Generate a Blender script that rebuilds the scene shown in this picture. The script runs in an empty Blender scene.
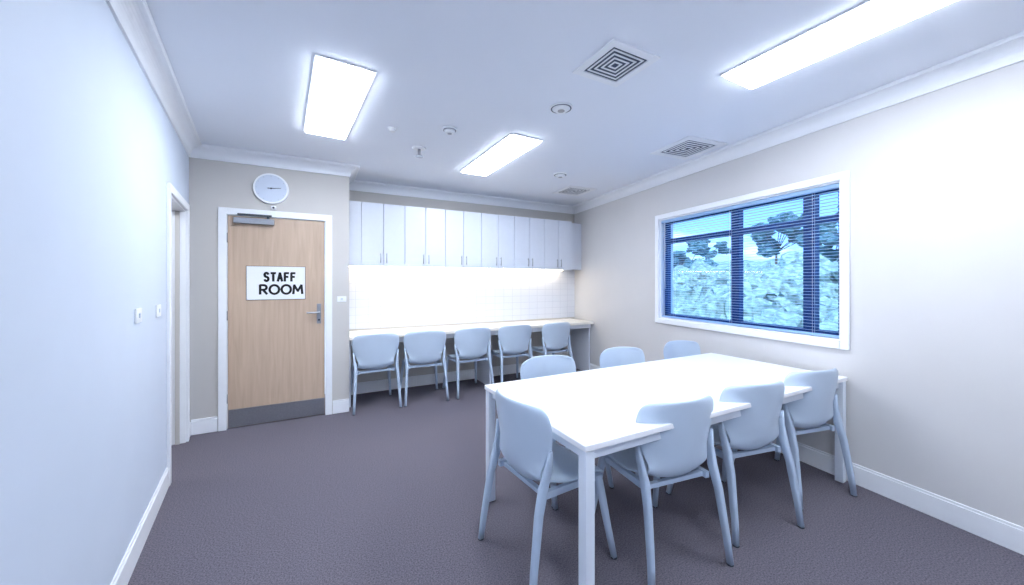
import bpy, bmesh, math, random
from mathutils import Vector, Matrix, noise
random.seed(3)
scene = bpy.context.scene
try:
    scene.view_settings.view_transform = 'Standard'
except Exception: pass

# ------------------------------------------------------------------ materials
def s2l(c):
    return tuple(((v/255)/12.92 if v/255 <= .04045 else ((v/255+.055)/1.055)**2.4) for v in c)
def mat(name, rgb, rough=.5, metal=0, emit=None, estr=0, noise_amt=0, nscale=20, bump=0, bscale=200, spec=.5):
    m = bpy.data.materials.new(name); m.use_nodes = True
    nt = m.node_tree; b = nt.nodes['Principled BSDF']
    c = s2l(rgb)
    b.inputs['Base Color'].default_value = (*c, 1)
    b.inputs['Roughness'].default_value = rough
    b.inputs['Metallic'].default_value = metal
    b.inputs['Specular IOR Level'].default_value = spec
    if emit:
        b.inputs['Emission Color'].default_value = (*s2l(emit), 1)
        b.inputs['Emission Strength'].default_value = estr
    tc = nt.nodes.new('ShaderNodeTexCoord')
    if noise_amt:
        n = nt.nodes.new('ShaderNodeTexNoise'); n.inputs['Scale'].default_value = nscale
        n.inputs['Detail'].default_value = 4
        nt.links.new(tc.outputs['Object'], n.inputs['Vector'])
        mr = nt.nodes.new('ShaderNodeMapRange')
        mr.inputs['From Min'].default_value=.3; mr.inputs['From Max'].default_value=.7
        mr.inputs['To Min'].default_value = 1-noise_amt; mr.inputs['To Max'].default_value = 1+noise_amt
        nt.links.new(n.outputs['Fac'], mr.inputs['Value'])
        mx = nt.nodes.new('ShaderNodeVectorMath'); mx.operation='SCALE'
        mx.inputs[0].default_value = c
        nt.links.new(mr.outputs[0], mx.inputs['Scale'])
        nt.links.new(mx.outputs[0], b.inputs['Base Color'])
    if bump:
        n2 = nt.nodes.new('ShaderNodeTexNoise'); n2.inputs['Scale'].default_value = bscale
        nt.links.new(tc.outputs['Object'], n2.inputs['Vector'])
        bp = nt.nodes.new('ShaderNodeBump'); bp.inputs['Strength'].default_value = bump
        bp.inputs['Distance'].default_value = .004
        nt.links.new(n2.outputs['Fac'], bp.inputs['Height'])
        nt.links.new(bp.outputs[0], b.inputs['Normal'])
    return m

M_wall   = mat('wall_paint', (214,212,212), .75, noise_amt=.015, nscale=3, bump=.08, bscale=300)
M_wallL  = mat('wall_paint_cool', (206,215,229), .7, noise_amt=.015, nscale=3, bump=.08, bscale=300)
M_wallB  = mat('wall_paint_beige', (203,199,195), .75, noise_amt=.015, nscale=3, bump=.08, bscale=300)
M_ceil   = mat('ceiling_paint', (240,244,252), .85, noise_amt=.005, nscale=2)
M_trim   = mat('trim_gloss_white', (244,246,250), .35, noise_amt=.01)
M_cab    = mat('cabinet_laminate', (224,229,240), .3, noise_amt=.01)
M_counter= mat('bench_laminate', (250,246,238), .3, noise_amt=.01)
M_table  = mat('table_laminate', (250,251,254), .28, noise_amt=.008)
M_leg    = mat('powder_coat_white', (230,237,247), .4, noise_amt=.01)
M_shell  = mat('chair_plastic', (200,215,232), .34, noise_amt=.015, nscale=8)
M_cleg   = mat('chair_leg_plastic', (186,202,222), .4, noise_amt=.02)
M_steel  = mat('brushed_steel', (165,167,172), .35, .85, noise_amt=.06, nscale=60)
M_dark   = mat('dark_metal', (60,66,76), .45, .4, noise_amt=.05)
M_black  = mat('black_print', (10,10,12), .5, noise_amt=.02)
M_white  = mat('white_plastic', (243,245,248), .4, noise_amt=.01)
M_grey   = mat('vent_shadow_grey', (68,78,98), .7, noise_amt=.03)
M_face   = mat('clock_face', (208,217,232), .3, noise_amt=.01)
M_frameB = mat('window_frame_blue', (14,58,116), .35, .2, noise_amt=.05)
M_slat   = mat('blind_slat', (190,222,252), .4, noise_amt=.02)
M_panel  = mat('light_diffuser', (255,255,255), .5, emit=(236,244,255), estr=33)
M_strip  = mat('led_strip', (255,240,210), .5, emit=(255,236,204), estr=23)
M_bark   = mat('bark', (90,80,72), .9, noise_amt=.2)
M_leaf   = mat('foliage', (84,118,122), .9, noise_amt=.35, nscale=3)
M_shrub  = mat('shrub_leaves', (146,168,158), .9, noise_amt=.55, nscale=5)
M_hill   = mat('grass_scrub', (150,172,158), .95, noise_amt=.5, nscale=1.3)
# translucent slats glow with daylight
nt=M_slat.node_tree; b=nt.nodes['Principled BSDF']; o=[n for n in nt.nodes if n.type=='OUTPUT_MATERIAL'][0]
tl=nt.nodes.new('ShaderNodeBsdfTranslucent'); tl.inputs[0].default_value=(.62,.82,1,1)
ms=nt.nodes.new('ShaderNodeMixShader'); ms.inputs[0].default_value=.45
nt.links.new(b.outputs[0],ms.inputs[1]); nt.links.new(tl.outputs[0],ms.inputs[2]); nt.links.new(ms.outputs[0],o.inputs[0])

# carpet
M_carpet = mat('carpet', (97,92,101), .97, spec=.1)
nt = M_carpet.node_tree; b = nt.nodes['Principled BSDF']
tc = [n for n in nt.nodes if n.type=='TEX_COORD'][0]
n1 = nt.nodes.new('ShaderNodeTexNoise'); n1.inputs['Scale'].default_value=140; n1.inputs['Detail'].default_value=6
n3 = nt.nodes.new('ShaderNodeTexVoronoi'); n3.inputs['Scale'].default_value=110
r = nt.nodes.new('ShaderNodeValToRGB')
r.color_ramp.elements[0].position=.33; r.color_ramp.elements[0].color=(*s2l((83,79,88)),1)
r.color_ramp.elements[1].position=.68; r.color_ramp.elements[1].color=(*s2l((124,119,129)),1)
bp = nt.nodes.new('ShaderNodeBump'); bp.inputs['Strength'].default_value=.35; bp.inputs['Distance'].default_value=.005
nt.links.new(tc.outputs['Object'], n1.inputs['Vector']); nt.links.new(tc.outputs['Object'], n3.inputs['Vector'])
nt.links.new(n1.outputs['Fac'], r.inputs[0]); nt.links.new(r.outputs[0], b.inputs['Base Color'])
nt.links.new(n3.outputs['Distance'], bp.inputs['Height']); nt.links.new(bp.outputs[0], b.inputs['Normal'])

# wood
M_wood = mat('oak_veneer', (205,178,150), .45)
nt = M_wood.node_tree; b = nt.nodes['Principled BSDF']
tc = [n for n in nt.nodes if n.type=='TEX_COORD'][0]
mp = nt.nodes.new('ShaderNodeMapping'); mp.inputs['Scale'].default_value=(14,14,.9)
n1 = nt.nodes.new('ShaderNodeTexNoise'); n1.inputs['Scale'].default_value=2.2; n1.inputs['Detail'].default_value=8; n1.inputs['Distortion'].default_value=.5
r = nt.nodes.new('ShaderNodeValToRGB')
r.color_ramp.elements[0].position=.25; r.color_ramp.elements[0].color=(*s2l((188,163,141)),1)
r.color_ramp.elements[1].position=.75; r.color_ramp.elements[1].color=(*s2l((206,182,160)),1)
nt.links.new(tc.outputs['Object'], mp.inputs[0]); nt.links.new(mp.outputs[0], n1.inputs['Vector'])
nt.links.new(n1.outputs['Fac'], r.inputs[0]); nt.links.new(r.outputs[0], b.inputs['Base Color'])

# splashback tiles
M_tile = mat('white_tile', (240,240,236), .25)
nt = M_tile.node_tree; b = nt.nodes['Principled BSDF']
tc = [n for n in nt.nodes if n.type=='TEX_COORD'][0]
sx = nt.nodes.new('ShaderNodeSeparateXYZ'); cx = nt.nodes.new('ShaderNodeCombineXYZ')
br = nt.nodes.new('ShaderNodeTexBrick'); br.offset=0.0
br.inputs['Scale'].default_value=1; br.inputs['Brick Width'].default_value=.15; br.inputs['Row Height'].default_value=.10
br.inputs['Mortar Size'].default_value=.0016
br.inputs['Color1'].default_value=(*s2l((228,232,242)),1); br.inputs['Color2'].default_value=(*s2l((226,231,241)),1)
br.inputs['Mortar'].default_value=(*s2l((196,202,216)),1)
nt.links.new(tc.outputs['Object'], sx.inputs[0]); nt.links.new(sx.outputs['X'], cx.inputs['X']); nt.links.new(sx.outputs['Z'], cx.inputs['Y'])
nt.links.new(cx.outputs[0], br.inputs['Vector']); nt.links.new(br.outputs['Color'], b.inputs['Base Color'])

# glass
M_glass = bpy.data.materials.new('window_glass'); M_glass.use_nodes=True
nt = M_glass.node_tree; nt.nodes.clear()
o = nt.nodes.new('ShaderNodeOutputMaterial'); mx = nt.nodes.new('ShaderNodeMixShader')
tr = nt.nodes.new('ShaderNodeBsdfTransparent'); tr.inputs[0].default_value=(.78,.91,1,1)
gl = nt.nodes.new('ShaderNodeBsdfGlossy'); gl.inputs['Roughness'].default_value=.02
mx.inputs[0].default_value=.04
nt.links.new(tr.outputs[0], mx.inputs[1]); nt.links.new(gl.outputs[0], mx.inputs[2]); nt.links.new(mx.outputs[0], o.inputs[0])

# ------------------------------------------------------------------ mesh helpers
class B:
    """collects geometry into one mesh"""
    def __init__(s): s.bm = bmesh.new(); s.mats=[]
    def mi(s, m):
        if m not in s.mats: s.mats.append(m)
        return s.mats.index(m)
    def box(s, x0,x1,y0,y1,z0,z1, m):
        i = s.mi(m); v=[s.bm.verts.new((x,y,z)) for z in (z0,z1) for x,y in ((x0,y0),(x1,y0),(x1,y1),(x0,y1))]
        for f in ((3,2,1,0),(4,5,6,7),(0,1,5,4),(1,2,6,5),(2,3,7,6),(3,0,4,7)):
            s.bm.faces.new([v[k] for k in f]).material_index=i
    def cyl(s, p0, p1, r0, r1, m, n=24, caps=True, smooth=True):
        i=s.mi(m); p0=Vector(p0); p1=Vector(p1); d=(p1-p0).normalized()
        a = d.orthogonal().normalized(); b_=d.cross(a)
        A=[s.bm.verts.new(p0+(a*math.cos(t)+b_*math.sin(t))*r0) for t in [2*math.pi*k/n for k in range(n)]]
        C=[s.bm.verts.new(p1+(a*math.cos(t)+b_*math.sin(t))*r1) for t in [2*math.pi*k/n for k in range(n)]]
        for k in range(n):
            f=s.bm.faces.new([A[k],A[(k+1)%n],C[(k+1)%n],C[k]]); f.material_index=i; f.smooth=smooth
        if caps:
            s.bm.faces.new(A[::-1]).material_index=i; s.bm.faces.new(C).material_index=i
    def beam(s, pts, m, smooth=True):
        """rounded-rect section loft; pts = [(pos, wx, wy)] section in XY plane"""
        i=s.mi(m); rings=[]
        n=12
        for p,wx,wy in pts:
            ring=[]
            for k in range(n):
                t=2*math.pi*(k+.5)/n
                c,sn=math.cos(t),math.sin(t)
                e=.55
                ring.append(s.bm.verts.new((p[0]+wx/2*math.copysign(abs(c)**e,c), p[1]+wy/2*math.copysign(abs(sn)**e,sn), p[2])))
            rings.append(ring)
        for a,b_ in zip(rings,rings[1:]):
            for k in range(n):
                f=s.bm.faces.new([a[k],a[(k+1)%n],b_[(k+1)%n],b_[k]]); f.material_index=i; f.smooth=smooth
        s.bm.faces.new(rings[0][::-1]).material_index=i; s.bm.faces.new(rings[-1]).material_index=i
    def obj(s, name, parent=None, matrix=None, bevel=0, data_only=False):
        bmesh.ops.recalc_face_normals(s.bm, faces=s.bm.faces)
        me=bpy.data.meshes.new(name); s.bm.to_mesh(me); s.bm.free()
        for m in s.mats: me.materials.append(m)
        if data_only: return me
        ob=bpy.data.objects.new(name, me); scene.collection.objects.link(ob)
        if bevel:
            md=ob.modifiers.new('bevel','BEVEL'); md.width=bevel; md.segments=2; md.limit_method='ANGLE'
        if parent: ob.parent=parent
        if matrix is not None: ob.matrix_local=matrix
        return ob
def empty(name, matrix=None):
    e=bpy.data.objects.new(name,None); e.empty_display_size=.1; scene.collection.objects.link(e)
    if matrix is not None: e.matrix_world=matrix
    return e
def frame(p0,p1):
    t=(Vector(p1)-Vector(p0)).normalized(); n=Vector((-t.y,t.x))
    return Matrix(((t.x,n.x,0,p0[0]),(t.y,n.y,0,p0[1]),(0,0,1,0),(0,0,0,1)))
def T(x,y,z): return Matrix.Translation((x,y,z))

# ------------------------------------------------------------------ room
H=2.69
RA=.138; LA=-.118
def rx(y): return 3.2+RA*y
def lx(y): return -.51+LA*y
YB=5.07; YD=4.43; XC=.33; YR=-2.0
F=(rx(YR),YR); E=(rx(YB),YB); D=(XC,YB); C=(XC,YD); Bc=(lx(YD),YD); A=(lx(YR),YR)
poly=[F,E,D,C,Bc,A]
def L2(a,b): return math.hypot(a[0]-b[0],a[1]-b[1])

def wall(name,p0,p1,th,m,ops=(),e0=0,e1=0):
    L=L2(p0,p1); g=B(); x=-e0
    for (s0,s1,z0,z1) in sorted(ops):
        g.box(x,s0,-th,0,0,H,m)
        if z0>0: g.box(s0,s1,-th,0,0,z0,m)
        g.box(s0,s1,-th,0,z1,H,m)
        x=s1
    g.box(x,L+e1,-th,0,0,H,m)
    return g.obj(name,matrix=frame(p0,p1))

kR=math.sqrt(1+RA*RA); kL=math.sqrt(1+LA*LA)
def sR(y): return (y-YR)*kR           # position along right wall
WY0,WY1,WZ0,WZ1 = 1.25,3.07,.99,2.16
wall('wall_right',F,E,.2,M_wall,[(sR(WY0),sR(WY1),WZ0,WZ1)],.15,.2)
wall('wall_back',E,D,.15,M_wallB,(),0,0)
wall('wall_return',D,(XC,YD+.12),.12,M_wallB,(),.15,0)
# door wall: s = XC - X
DX0,DX1,DZ=-.745,.09,2.065
wall('wall_door',C,Bc,.12,M_wallB,[(XC-DX1-.02,XC-DX0+.02,0,DZ+.02)],0,.12)
def sL(y): return (YD-y)*kL
LY0,LY1=3.44,4.26
wall('wall_left',Bc,A,.11,M_wallL,[(sL(LY1),sL(LY0),0,2.06)],0,.1)
wall('wall_rear',A,F,.12,M_wallL,(),.12,.2)

g=B(); g.box(-2.6,4.15,-2.2,5.25,-.1,0,M_carpet); g.obj('floor')
g=B(); g.box(-2.6,4.15,-2.2,5.25,H,H+.1,M_ceil); g.obj('ceiling')
# hallway behind left doorway
wall('wall_hall',(-2.4,5.2),(-2.4,2.5),.1,M_wallB)
wall('wall_hall_end',(lx(4.55)-.12,4.75),(-2.4,4.75),.1,M_wallB)
wall('wall_hall_near',(-2.4,2.6),(lx(2.6)-.12,2.6),.1,M_wallB)

# cornice sweep
def mitre_path(poly):
    out=[]
    n=len(poly)
    for i in range(n):
        p=Vector(poly[i]); a=(p-Vector(poly[i-1])).normalized(); c=(Vector(poly[(i+1)%n])-p).normalized()
        na=Vector((-a.y,a.x)); nc=Vector((-c.y,c.x))
        m=(na+nc); m=m/ (1+na.dot(nc))
        out.append((p,m))
    return out
prof=[(0,-.115),(.012,-.115),(.014,-.10)]+[(.014+.068*(1-math.cos(t)),-.10+.076*math.sin(t)) for t in [math.pi/2*k/8 for k in range(1,9)]]+[(.094,-.024),(.10,-.013),(.10,-.001),(0,-.001)]
g=B(); i=g.mi(M_trim); rings=[]
for p,m in mitre_path(poly):
    rings.append([g.bm.verts.new((p.x+m.x*d,p.y+m.y*d,H+z)) for d,z in prof])
for a,b_ in zip(rings,rings[1:]+rings[:1]):
    for k in range(len(prof)-1):
        g.bm.faces.new([a[k],a[k+1],b_[k+1],b_[k]]).material_index=i
g.obj('trim_1')

def baseboard(name,p0,p1,segs):
    g=B()
    for s0,s1 in segs:
        g.box(s0,s1,0.0005,.014,0,.125,M_trim); g.box(s0,s1,0.0005,.009,.125,.142,M_trim)
    return g.obj(name,matrix=frame(p0,p1),bevel=.003)
baseboard('baseboard_right',F,E,[(0.02,L2(F,E)-.02)])
baseboard('baseboard_back',E,D,[(0.02,L2(E,D)-.02)])
baseboard('baseboard_door_wall',C,Bc,[(0,XC-DX1-.075),(XC-DX0+.075,L2(C,Bc)-.015)])
baseboard('baseboard_left',Bc,A,[(.015,sL(LY1)-.06),(sL(LY0)+.06,L2(Bc,A)-.02)])

# ------------------------------------------------------------------ doorway left
fm=frame(Bc,A)
e=empty('door_2',fm)
g=B(); a,b_=sL(LY1),sL(LY0); z=2.06
g.box(a-.055,a+.004,0.0005,.018,0,z+.055,M_trim); g.box(b_-.004,b_+.055,0.0005,.018,0,z+.055,M_trim)
g.box(a+.004,b_-.004,0.0005,.018,z-.004,z+.055,M_trim)
g.box(a,a+.02,-.112,0,0,z,M_trim); g.box(b_-.02,b_,-.112,0,0,z,M_trim); g.box(a+.02,b_-.02,-.112,0,z-.02,z,M_trim)
g.box(a+.02,a+.032,-.07,-.04,0,z-.02,M_wallB); g.box(b_-.032,b_-.02,-.07,-.04,0,z-.02,M_trim)
g.obj('architrave',e,bevel=.002)

# ------------------------------------------------------------------ staff door
fm=frame(C,Bc)
e=empty('door_1',fm)
a=XC-DX1; b_=XC-DX0
g=B()
g.box(a-.07,a-.006,0.0005,.018,0,DZ+.07,M_trim); g.box(b_+.006,b_+.07,0.0005,.018,0,DZ+.07,M_trim); g.box(a-.006,b_+.006,0.0005,.018,DZ+.006,DZ+.07,M_trim)
g.box(a-.0195,a-.004,-.115,.001,0,DZ,M_trim); g.box(b_+.004,b_+.0195,-.115,.001,0,DZ,M_trim); g.box(a-.0195,b_+.0195,-.115,.001,DZ+.004,DZ+.0195,M_trim)
g.obj('door_frame',e,bevel=.002)
g=B(); g.box(a,b_,-.045,-.006,.008,DZ,M_wood); g.obj('leaf',e,bevel=.002)
g=B(); g.box(a+.004,b_-.004,-.006,-.003,.012,.185,M_steel); g.obj('kick_plate',e)
g=B()  # lever handle
hx=a+.055
g.box(hx-.02,hx+.02,-.006,.004,.98,1.19,M_steel)
g.cyl((hx,.0,1.10),(hx,.055,1.10),.010,.010,M_steel)
g.cyl((hx-.004,.05,1.10),(hx+.115,.05,1.10),.010,.008,M_steel)
g.cyl((hx,.003,1.02),(hx,.012,1.02),.010,.010,M_dark)
g.obj('lever_handle',e,bevel=.002)
g=B()  # closer
cx0=b_-.38
g.box(cx0,cx0+.33,-.006,.045,DZ-.075,DZ-.02,M_steel)
g.box(cx0+.02,cx0+.30,.018,.034,DZ+.004,DZ+.022,M_dark)
g.cyl((cx0+.05,.03,DZ-.02),(cx0+.05,.03,DZ+.005),.012,.012,M_dark)
g.obj('door_closer',e,bevel=.003)
g=B()
for zz in (.25,1.05,1.8): g.cyl((b_+.003,.004,zz),(b_+.003,.004,zz+.09),.006,.006,M_steel)
g.obj('hinges',e)

# sign
e=empty('staff_room_sign',fm)
sx0,sx1=XC+.09,XC+.60
g=B(); g.box(sx0,sx1,-.0055,-.001,1.24,1.58,M_white); g.obj('sign_board',e,bevel=.001)
g=B()
for q in ((sx0,sx1,1.24,1.244),(sx0,sx1,1.576,1.58),(sx0,sx0+.004,1.24,1.58),(sx1-.004,sx1,1.24,1.58)):
    g.box(q[0],q[1],-.0012,-.0002,q[2],q[3],M_dark)
g.obj('sign_border',e)
# hand-drawn style bold strokes for the lettering
def strokes(word,x0,zb,h,wd,gap,name):
    """x increases to the viewer's right; letter polylines in a unit box"""
    def arc(cx,cy,rx_,ry_,a0,a1,n=12):
        return [(cx+rx_*math.cos(math.radians(a0+(a1-a0)*k/n)),cy+ry_*math.sin(math.radians(a0+(a1-a0)*k/n))) for k in range(n+1)]
    G={'S':[arc(.5,.75,.42,.25,20,270,12)+arc(.5,.25,.42,.25,90,-160,12)],
       'T':[[(0,.97),(1,.97)],[(.5,.97),(.5,0)]],
       'A':[[(0,0),(.5,1),(1,0)],[(.2,.32),(.8,.32)]],
       'F':[[(.08,0),(.08,.98),(.95,.98)],[(.08,.52),(.8,.52)]],
       'R':[[(.08,0),(.08,1),(.5,1)]+arc(.55,.74,.38,.26,90,-90,8)+[(.08,.48)],[(.45,.48),(.98,0)]],
       'O':[arc(.5,.5,.5,.5,0,360,24)],
       'M':[[(.0,0),(.1,1),(.5,.3),(.9,1),(1.0,0)]]}
    g=B(); i=g.mi(M_black); x=x0; t=.0105
    for ch in word:
        w_=wd*(1.15 if ch in 'OM' else .9)
        for pl in G[ch]:
            pts=[Vector((x+px*w_,zb+pz*h)) for px,pz in pl]
            for p,q in zip(pts,pts[1:]):
                d=(q-p).normalized(); nn=Vector((-d.y,d.x))*t; ee=d*t*.45
                c4=[p-ee-nn,q+ee-nn,q+ee+nn,p-ee+nn]
                v=[g.bm.verts.new((XC-c.x,-.0007,c.y)) for c in c4]
                g.bm.faces.new(v).material_index=i
        x+=w_+gap
    g.obj(name,e)
strokes('STAFF',-.450,1.43,.082,.040,.0215,'text_staff')
strokes('ROOM',-.490,1.30,.088,.070,.022,'text_room')

# clock
e=empty('wall_clock',fm@T(XC+.39,0,2.355))
g=B(); g.cyl((0,0.001,0),(0,.035,0),.155,.15,M_white,48); g.cyl((0,.035,0),(0,.0365,0),.135,.135,M_face,48)
g.obj('case',e,bevel=.004)
g=B()
for k in range(12):
    t=k*math.pi/6; r0=.118; r1=.126
    p0=Vector((math.sin(t)*r0,.037,math.cos(t)*r0)); p1=Vector((math.sin(t)*r1,.037,math.cos(t)*r1)); g.cyl(p0,p1,.0018,.0018,M_steel,6)
g.cyl((0,.039,0),(-.085,.039,.01),.003,.002,M_dark,8); g.cyl((0,.040,0),(.03,.040,.0),.003,.003,M_dark,8); g.cyl((0,.036,0),(0,.043,0),.007,.007,M_dark,16)
g.obj('hands',e)
g=B(); g.box(-.022,.022,.001,.03,-.018,.018,M_white); g.cyl((0,.03,0),(0,.04,0),.011,.008,M_dark,16)
g.obj('motion_sensor',matrix=fm@T(XC+.37,0,2.165),bevel=.004)

# switches
def switch(name,m,w=.075,h=.115,n=2):
    g=B(); g.box(-w/2,w/2,.0005,.008,-h/2,h/2,M_white)
    for k in range(n):
        zc=(k-(n-1)/2)*.04
        g.box(-.011,.011,.008,.013,zc-.012,zc+.012,M_face)
    return g.obj(name,matrix=m,bevel=.0015)
switch('light_switch',fm@T(.075,0,1.235),.09,.06,1)
lm=frame(Bc,A)
switch('light_switch',lm@T(sL(3.10),0,1.24),.12,.075,1); switch('light_switch',lm@T(sL(2.62),0,1.245),.11,.075,1)

# ------------------------------------------------------------------ cabinets
e=empty('wall_cabinets')
CZ0,CZ1,CY=1.62,2.375,4.72
CXR=3.585
g=B(); g.box(XC+.002,CXR,CY+.022,YB-.001,CZ0,CZ1,M_cab); g.box(CXR,rx(4.9)-.01,CY+.12,CY+.14,CZ0,CZ1,M_cab); g.obj('carcass',e)
edges=[XC+.004,.48,.735,.99,1.255,1.515,1.77,2.03,2.29,2.55,2.81,3.07,3.33,CXR]
g=B()
for x0,x1 in zip(edges,edges[1:]): g.box(x0+.003,x1-.003,CY,CY+.02,CZ0-.012,CZ1,M_cab)
g.obj('door_fronts',e,bevel=.0015)
g=B()
for k in range(1,len(edges)-1,2):
    xc=edges[k+1] if k+1<len(edges) else None
    for dx in (-.035,.035):
        x=xc+dx; g.cyl((x,CY-.025,CZ0+.03),(x,CY-.025,CZ0+.15),.0045,.0045,M_steel,10)
        for zz in (CZ0+.045,CZ0+.135): g.cyl((x,CY-.025,zz),(x,CY,zz),.0035,.0035,M_steel,8)
g.obj('bar_handles',e)
g=B(); g.box(XC+.02,CXR-.02,4.94,4.97,CZ0-.012,CZ0-.0005,M_strip); g.obj('under_cabinet_light')
g=B(); g.box(XC+.001,rx(YB)-.002,YB-.009,YB-.0005,.825,CZ0-.001,M_tile); g.obj('tile_splashback')

# bench
g=B(); BZ=.805
g.box(XC+.001,rx(4.47)-.005,4.47,YB-.001,BZ-.035,BZ,M_counter)
g.box(XC+.02,rx(4.5)-.03,4.52,4.54,BZ-.10,BZ-.036,M_cab)
for x in (XC+.002,2.08,rx(4.5)-.03): g.box(x,x+.025,4.56,YB-.02,0,BZ-.036,M_cab)
g.obj('bench_counter',bevel=.002)

# ------------------------------------------------------------------ window
wm=frame(F,E)
e=empty('window_1',wm)
a,b_=sR(WY0),sR(WY1)
g=B(); w=.055
g.box(a-w,a,0.0005,.02,WZ0-w,WZ1+w,M_trim); g.box(b_,b_+w,0.0005,.02,WZ0-w,WZ1+w,M_trim)
g.box(a,b_,0.0005,.02,WZ1,WZ1+w,M_trim); g.box(a,b_,0.0005,.028,WZ0-w,WZ0,M_trim)
g.obj('architrave',e,bevel=.003)
g=B()
g.box(a-.0,a+.012,-.2,.0,WZ0,WZ1,M_trim); g.box(b_-.012,b_,-.2,0,WZ0,WZ1,M_trim); g.box(a+.012,b_-.012,-.2,0,WZ1-.012,WZ1,M_trim); g.box(a+.012,b_-.012,-.2,0,WZ0,WZ0+.012,M_trim)
g.obj('reveal',e)
g=B(); y0,y1=-.12,-.07; fw=.045; tz=1.90
g.box(a+.012,a+.012+fw,y0,y1,WZ0+.012,WZ1-.012,M_frameB); g.box(b_-.012-fw,b_-.012,y0,y1,WZ0+.012,WZ1-.012,M_frameB)
g.box(a+.012,b_-.012,y0,y1,WZ1-.012-fw,WZ1-.012,M_frameB); g.box(a+.012,b_-.012,y0,y1,WZ0+.012,WZ0+.012+fw,M_frameB)
g.box(a+.05,b_-.05,y0+.002,y1+.004,tz-.03,tz+.03,M_frameB)
for yy,ww in ((2.14,.085),(1.50,.085)):
    s=sR(yy); g.box(s-ww/2,s+ww/2,y0-.002,y1+.008,WZ0+.03,WZ1-.03,M_frameB)
g.obj('aluminium_frame',e,bevel=.003)
g=B(); g.box(a+.02,b_-.02,-.098,-.093,WZ0+.02,WZ1-.02,M_glass); g.obj('glass_pane',e)
# blinds
e=empty('venetian_blind',wm)
g=B(); g.box(a+.02,b_-.02,-.05,-.012,WZ1-.045,WZ1-.014,M_slat); g.obj('head_rail',e,bevel=.003)
g=B(); z=WZ1-.065; i=g.mi(M_slat)
while z>WZ0+.05:
    fr=(z-WZ0)/(WZ1-WZ0)
    tilt=math.radians(4 if fr>.6 else 4+ (0.6-fr)*12)
    dy=.0125*math.cos(tilt); dz=.0125*math.sin(tilt)
    ys=[-.031-dy,-.031,-.031+dy]; zs=[z-dz,z+.002,z+dz]
    for k in range(2):
        v=[g.bm.verts.new(p) for p in ((a+.022,ys[k],zs[k]),(b_-.022,ys[k],zs[k]),(b_-.022,ys[k+1],zs[k+1]),(a+.022,ys[k+1],zs[k+1]))]
        f=g.bm.faces.new(v); f.material_index=i
    z-=.025
sl=g.obj('slats',e)
g=B(); g.box(a+.022,b_-.022,-.042,-.020,WZ0+.018,WZ0+.035,M_slat)
for s in (a+.2,(a+b_)/2,b_-.2):
    for yy in (-.0445,-.0175): g.cyl((s,yy,WZ0+.03),(s,yy,WZ1-.04),.001,.001,M_white,6)
g.cyl((b_-.08,-.008,WZ1-.04),(b_-.08,-.008,WZ0+.35),.004,.004,M_white,8)
g.obj('rail_and_cords',e)

# ------------------------------------------------------------------ ceiling items
def panel(cx,cy,ang=0,w=.30,l=1.2,lm_=M_panel):
    e=empty('ceiling_light_panel',T(cx,cy,H)@Matrix.Rotation(ang,4,'Z'))
    g=B(); t=.014
    for q in ((-w/2-t,w/2+t,-l/2-t,-l/2),(-w/2-t,w/2+t,l/2,l/2+t),(-w/2-t,-w/2,-l/2,l/2),(w/2,w/2+t,-l/2,l/2)): g.box(*q,-.010,-.0005,M_trim)
    g.obj('rim',e)
    g=B(); g.box(-w/2,w/2,-l/2,l/2,-.022,-.0005,lm_); g.obj('diffuser',e,bevel=.004)
panel(.12,2.95,.07); panel(1.63,3.40,.01); panel(2.36,.79,0.02)
panel(.65,-.6,0); panel(-1.7,3.6,0,.3,.6)  # unseen fill panels, both added: one behind camera, one to brighten the hallway

def vent(cx,cy,s,ang=0):
    e=empty('ceiling_air_vent',T(cx,cy,H)@Matrix.Rotation(ang,4,'Z'))
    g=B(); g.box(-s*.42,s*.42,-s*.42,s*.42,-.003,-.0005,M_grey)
    def ring(o,i_,z0,z1,m):
        for q in ((-o,o,-o,-i_),(-o,o,i_,o),(-o,-i_,-i_,i_),(i_,o,-i_,i_)): g.box(*q,z0,z1,m)
    ring(s/2,s*.37,-.010,-.0005,M_trim)
    for k in range(4):
        o=s*(.325-.08*k); ring(o,o-s*.032,-.0075,-.004,M_white)
    g.obj('louvres',e,bevel=.0008)
vent(1.545,1.625,.35); vent(3.12,2.32,.47,-.1); vent(3.18,4.14,.44,-.05)
def disc(name,cx,cy,r,h=.03,hole=True):
    g=B(); g.cyl((0,0,-.0005),(0,0,-h*.4),r,r*.98,M_white,32); g.cyl((0,0,-h*.4),(0,0,-h),r*.8,r*.55,M_white,32)
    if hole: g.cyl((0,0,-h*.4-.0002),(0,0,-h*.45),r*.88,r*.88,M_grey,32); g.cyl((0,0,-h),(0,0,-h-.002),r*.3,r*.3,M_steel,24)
    g.obj(name,matrix=T(cx,cy,H))
disc('ceiling_speaker',1.58,2.21,.085,.025); disc('smoke_detector',2.54,3.57,.08,.04); disc('smoke_detector',.98,2.94,.06,.045); disc('smoke_detector',.56,3.16,.035,.03,False)
g=B(); g.cyl((0,0,-.0005),(0,0,-.012),.065,.05,M_white); g.cyl((0,0,-.012),(0,0,-.075),.014,.012,M_steel); g.cyl((0,0,-.075),(0,0,-.082),.036,.036,M_steel)
g.obj('fire_sprinkler',matrix=T(.87,3.51,H))

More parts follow.
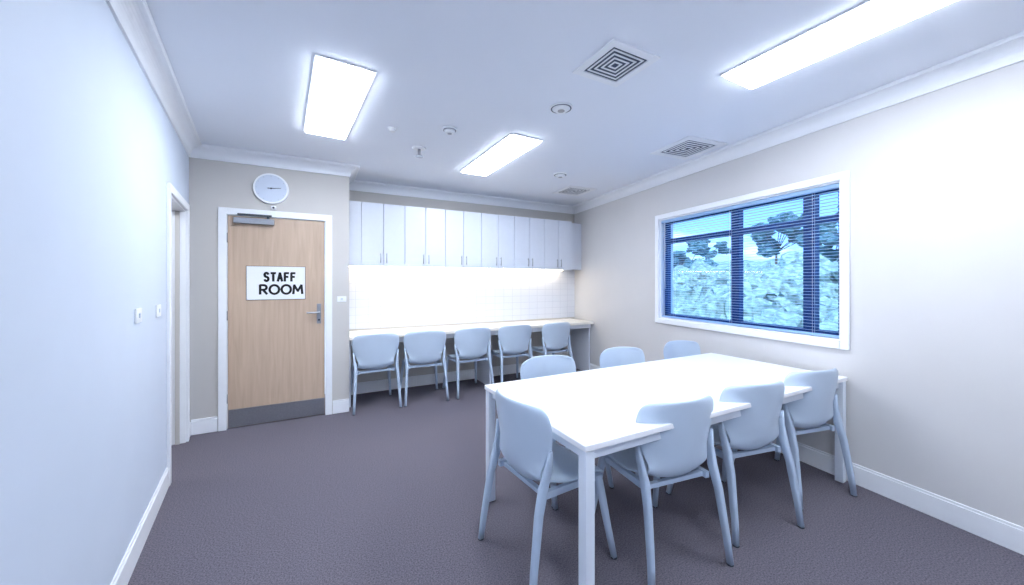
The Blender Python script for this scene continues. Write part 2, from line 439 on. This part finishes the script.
# ------------------------------------------------------------------ table
g=B(); X0,X1,Y0,Y1=.98,3.34,1.20,2.23; tz=.745
g.box(X0,X1,Y0,Y1,tz-.028,tz,M_table)
i=.03
for q in ((X0+i,X1-i,Y0+i,Y0+i+.025),(X0+i,X1-i,Y1-i-.025,Y1-i),(X0+i,X0+i+.025,Y0+i+.025,Y1-i-.025),(X1-i-.025,X1-i,Y0+i+.025,Y1-i-.025)): g.box(*q,tz-.08,tz-.0285,M_leg)
for x in (X0+.006,X1-.056):
    for y in (Y0+.006,Y1-.056): g.box(x,x+.05,y,y+.05,0,tz-.0283,M_leg)
g.obj('dining_table',bevel=.004)

# ------------------------------------------------------------------ chair
def chair_mesh():
    rows=[(.225,.420,.185),(.212,.442,.205),(.14,.450,.218),(.05,.444,.222),(-.05,.438,.218),(-.13,.436,.205),(-.185,.448,.19),
          (-.212,.485,.188),(-.225,.55,.208),(-.235,.63,.238),(-.243,.71,.253),(-.252,.78,.255),(-.259,.825,.243),(-.261,.848,.205)]
    bm=bmesh.new(); n=11; grid=[]
    for r_,(y,z,hw) in enumerate(rows):
        bk=max(0,min(1,(z-.45)/.13)) if r_>4 else 0
        row=[]
        for k in range(n):
            s=-1+2*k/(n-1)
            x=hw*s
            yy=y+bk*.08*abs(s)**2.0
            zz=z+(1-bk)*(.018*s*s if r_>1 else -.006*s*s)
            if r_>=11: zz-=.016*abs(s)**3
            if 5<=r_<=8: zz+=.03*s*s
            row.append(bm.verts.new((x,yy,zz)))
        grid.append(row)
    for a_,b2 in zip(grid,grid[1:]):
        for k in range(n-1):
            f=bm.faces.new([a_[k],a_[k+1],b2[k+1],b2[k]]); f.smooth=True
    bmesh.ops.recalc_face_normals(bm,faces=bm.faces)
    me=bpy.data.meshes.new('shell_tmp'); bm.to_mesh(me); bm.free()
    ob=bpy.data.objects.new('shell_tmp',me); scene.collection.objects.link(ob)
    m1=ob.modifiers.new('a','SOLIDIFY'); m1.thickness=.014; m1.offset=0
    m2=ob.modifiers.new('b','SUBSURF'); m2.levels=2; m2.render_levels=2
    dg=bpy.context.evaluated_depsgraph_get(); me2=bpy.data.meshes.new_from_object(ob.evaluated_get(dg))
    bpy.data.objects.remove(ob)
    g=B(); g.mi(M_shell); g.mi(M_cleg)
    g.bm.from_mesh(me2)
    for f in g.bm.faces: f.smooth=True; f.material_index=0
    for sx in (-1,1):
        # rear leg runs up to the side of the back shell
        g.beam([((sx*.247,-.275,0),.026,.030),((sx*.240,-.262,.12),.028,.034),((sx*.226,-.225,.36),.032,.042),((sx*.219,-.195,.47),.034,.048),((sx*.228,-.172,.56),.024,.042),((sx*.240,-.168,.645),.012,.022)],M_cleg)
        g.beam([((sx*.240,.245,0),.026,.030),((sx*.225,.215,.16),.029,.034),((sx*.207,.180,.36),.034,.040),((sx*.200,.165,.435),.034,.042)],M_cleg)
        # side rail
        g.box(sx*.19-.012,sx*.19+.012,-.19,.18,.405,.437,M_cleg)
        for yy,xx in ((-.275,.247),(.245,.240)): g.cyl((sx*xx,yy,0),(sx*xx,yy,.006),.017,.017,M_dark,12)
    for yy in (-.16,.15): g.box(-.19,.19,yy-.012,yy+.012,.408,.43,M_cleg)
    return g.obj('dining_chair',data_only=True)
CM=chair_mesh()
def chair(x,y,deg):
    ob=bpy.data.objects.new('dining_chair',CM); scene.collection.objects.link(ob)
    ob.location=(x,y,0); ob.rotation_euler=(0,0,math.radians(deg))
chair(1.10,1.66,-86)
chair(1.63,1.43,-7); chair(2.29,1.42,-10); chair(2.97,1.42,-11)
chair(1.57,2.18,180); chair(2.33,2.19,178); chair(3.10,2.19,178)
for x,d in ((.60,2),(1.17,-3),(1.76,3),(2.39,-2),(3.05,2)): chair(x,4.56,d)

# ------------------------------------------------------------------ outside
def hz(x,y):
    d=x-5
    z=-1.2+ .13*max(0,d-4) + .9*noise.noise(Vector((x*.12,y*.12,0)))+ .35*noise.noise(Vector((x*.5,y*.5,3)))
    return min(z,4.2+noise.noise(Vector((x*.2,y*.2,7))))
g=B(); i=g.mi(M_hill); G=60; vv={}
for ix in range(G+1):
    for iy in range(G+1):
        x=5+ix*1.0; y=-25+iy*1.6
        vv[ix,iy]=g.bm.verts.new((x,y,hz(x,y)))
for ix in range(G):
    for iy in range(G):
        f=g.bm.faces.new([vv[ix,iy],vv[ix+1,iy],vv[ix+1,iy+1],vv[ix,iy+1]]); f.material_index=i; f.smooth=True
g.obj('hillside')
# dense scrub planting on the slope
g=B(); i=g.mi(M_shrub)
for k in range(230):
    x=random.uniform(7.5,24); y=random.uniform(x*.15-2,x*1.15+3); r_=random.uniform(.45,1.0)*(1+.035*(x-7))
    p=Vector((x,y,hz(x,y)+r_*.45))
    res=bmesh.ops.create_icosphere(g.bm,subdivisions=3,radius=r_)
    for v in res['verts']:
        nn=1+.55*noise.noise(v.co*3.2/r_+p)+.25*noise.noise(v.co*9/r_+p)
        v.co=Vector((v.co.x*nn,v.co.y*nn,v.co.z*nn*.85))+p
g.obj('shrub_hedge')
def tree(x,y,h,r):
    g=B(); il=g.mi(M_leaf); g.cyl((0,0,-.6),(r*.1,0,h*.6),.12,.06,M_bark,10)
    for k in range(13):
        p=Vector((random.uniform(-r,r)*.8,random.uniform(-r,r)*.8,h*random.uniform(.45,1)))
        g.cyl((r*.08,0,h*.45),p,.04,.02,M_bark,6)
        res=bmesh.ops.create_icosphere(g.bm,subdivisions=3,radius=r*random.uniform(.18,.34))
        for v in res['verts']:
            nn=noise.noise(v.co*2.5+p)*.8+.4*noise.noise(v.co*8+p)+1; v.co=Vector((v.co.x*nn,v.co.y*nn,v.co.z*nn*.65))+p
        for v in res['verts']:
            for f in v.link_faces: f.material_index=il
    g.obj('gum_tree',matrix=T(x,y,hz(x,y)))
for x,y,h,r in ((27,20,2.6,1.7),(32,16,4.6,2.2),(27,10.5,3.0,1.8),(35,24,3.6,2.0),(33,12,5.0,2.2),(29,28,2.8,2.0),(27,8.0,4.2,1.7)):
    tree(x,y,h,r)

sd=bpy.data.lights.new('sun','SUN'); sd.energy=6.5; sd.angle=.02; sd.color=(.97,.98,1)
so=bpy.data.objects.new('sun',sd); scene.collection.objects.link(so)
so.rotation_euler=Vector((.6,.45,-.65)).to_track_quat('-Z','Y').to_euler()

# world sky with clouds
w=bpy.data.worlds.new('sky'); scene.world=w; w.use_nodes=True; nt=w.node_tree; nt.nodes.clear()
o=nt.nodes.new('ShaderNodeOutputWorld'); bg=nt.nodes.new('ShaderNodeBackground'); tc=nt.nodes.new('ShaderNodeTexCoord')
sp=nt.nodes.new('ShaderNodeSeparateXYZ'); r=nt.nodes.new('ShaderNodeValToRGB')
r.color_ramp.elements[0].position=0; r.color_ramp.elements[0].color=(*s2l((180,218,255)),1)
r.color_ramp.elements[1].position=.35; r.color_ramp.elements[1].color=(*s2l((40,125,225)),1)
nz=nt.nodes.new('ShaderNodeTexNoise'); nz.inputs['Scale'].default_value=5; nz.inputs['Detail'].default_value=6
mp=nt.nodes.new('ShaderNodeMapping'); mp.inputs['Scale'].default_value=(1,1,3)
r2=nt.nodes.new('ShaderNodeValToRGB'); r2.color_ramp.elements[0].position=.5; r2.color_ramp.elements[1].position=.66
mx=nt.nodes.new('ShaderNodeMix'); mx.data_type='RGBA'
nt.links.new(tc.outputs['Generated'],sp.inputs[0]); nt.links.new(sp.outputs['Z'],r.inputs[0])
nt.links.new(tc.outputs['Generated'],mp.inputs[0]); nt.links.new(mp.outputs[0],nz.inputs['Vector']); nt.links.new(nz.outputs['Fac'],r2.inputs[0])
nt.links.new(r2.outputs[0],mx.inputs[0]); nt.links.new(r.outputs[0],mx.inputs[6]); mx.inputs[7].default_value=(1,1,1,1)
nt.links.new(mx.outputs[2],bg.inputs[0]); bg.inputs[1].default_value=2.8; nt.links.new(bg.outputs[0],o.inputs[0])

# ------------------------------------------------------------------ camera
cd=bpy.data.cameras.new('camera'); cam=bpy.data.objects.new('camera',cd); scene.collection.objects.link(cam)
cam.location=(0,0,1.42); cam.rotation_euler=(math.pi/2,0,math.radians(-28))
cd.sensor_width=36; cd.lens=370/1024*36; cd.shift_y=-10.5/1024; cd.clip_start=.02; cd.clip_end=300
scene.camera=cam
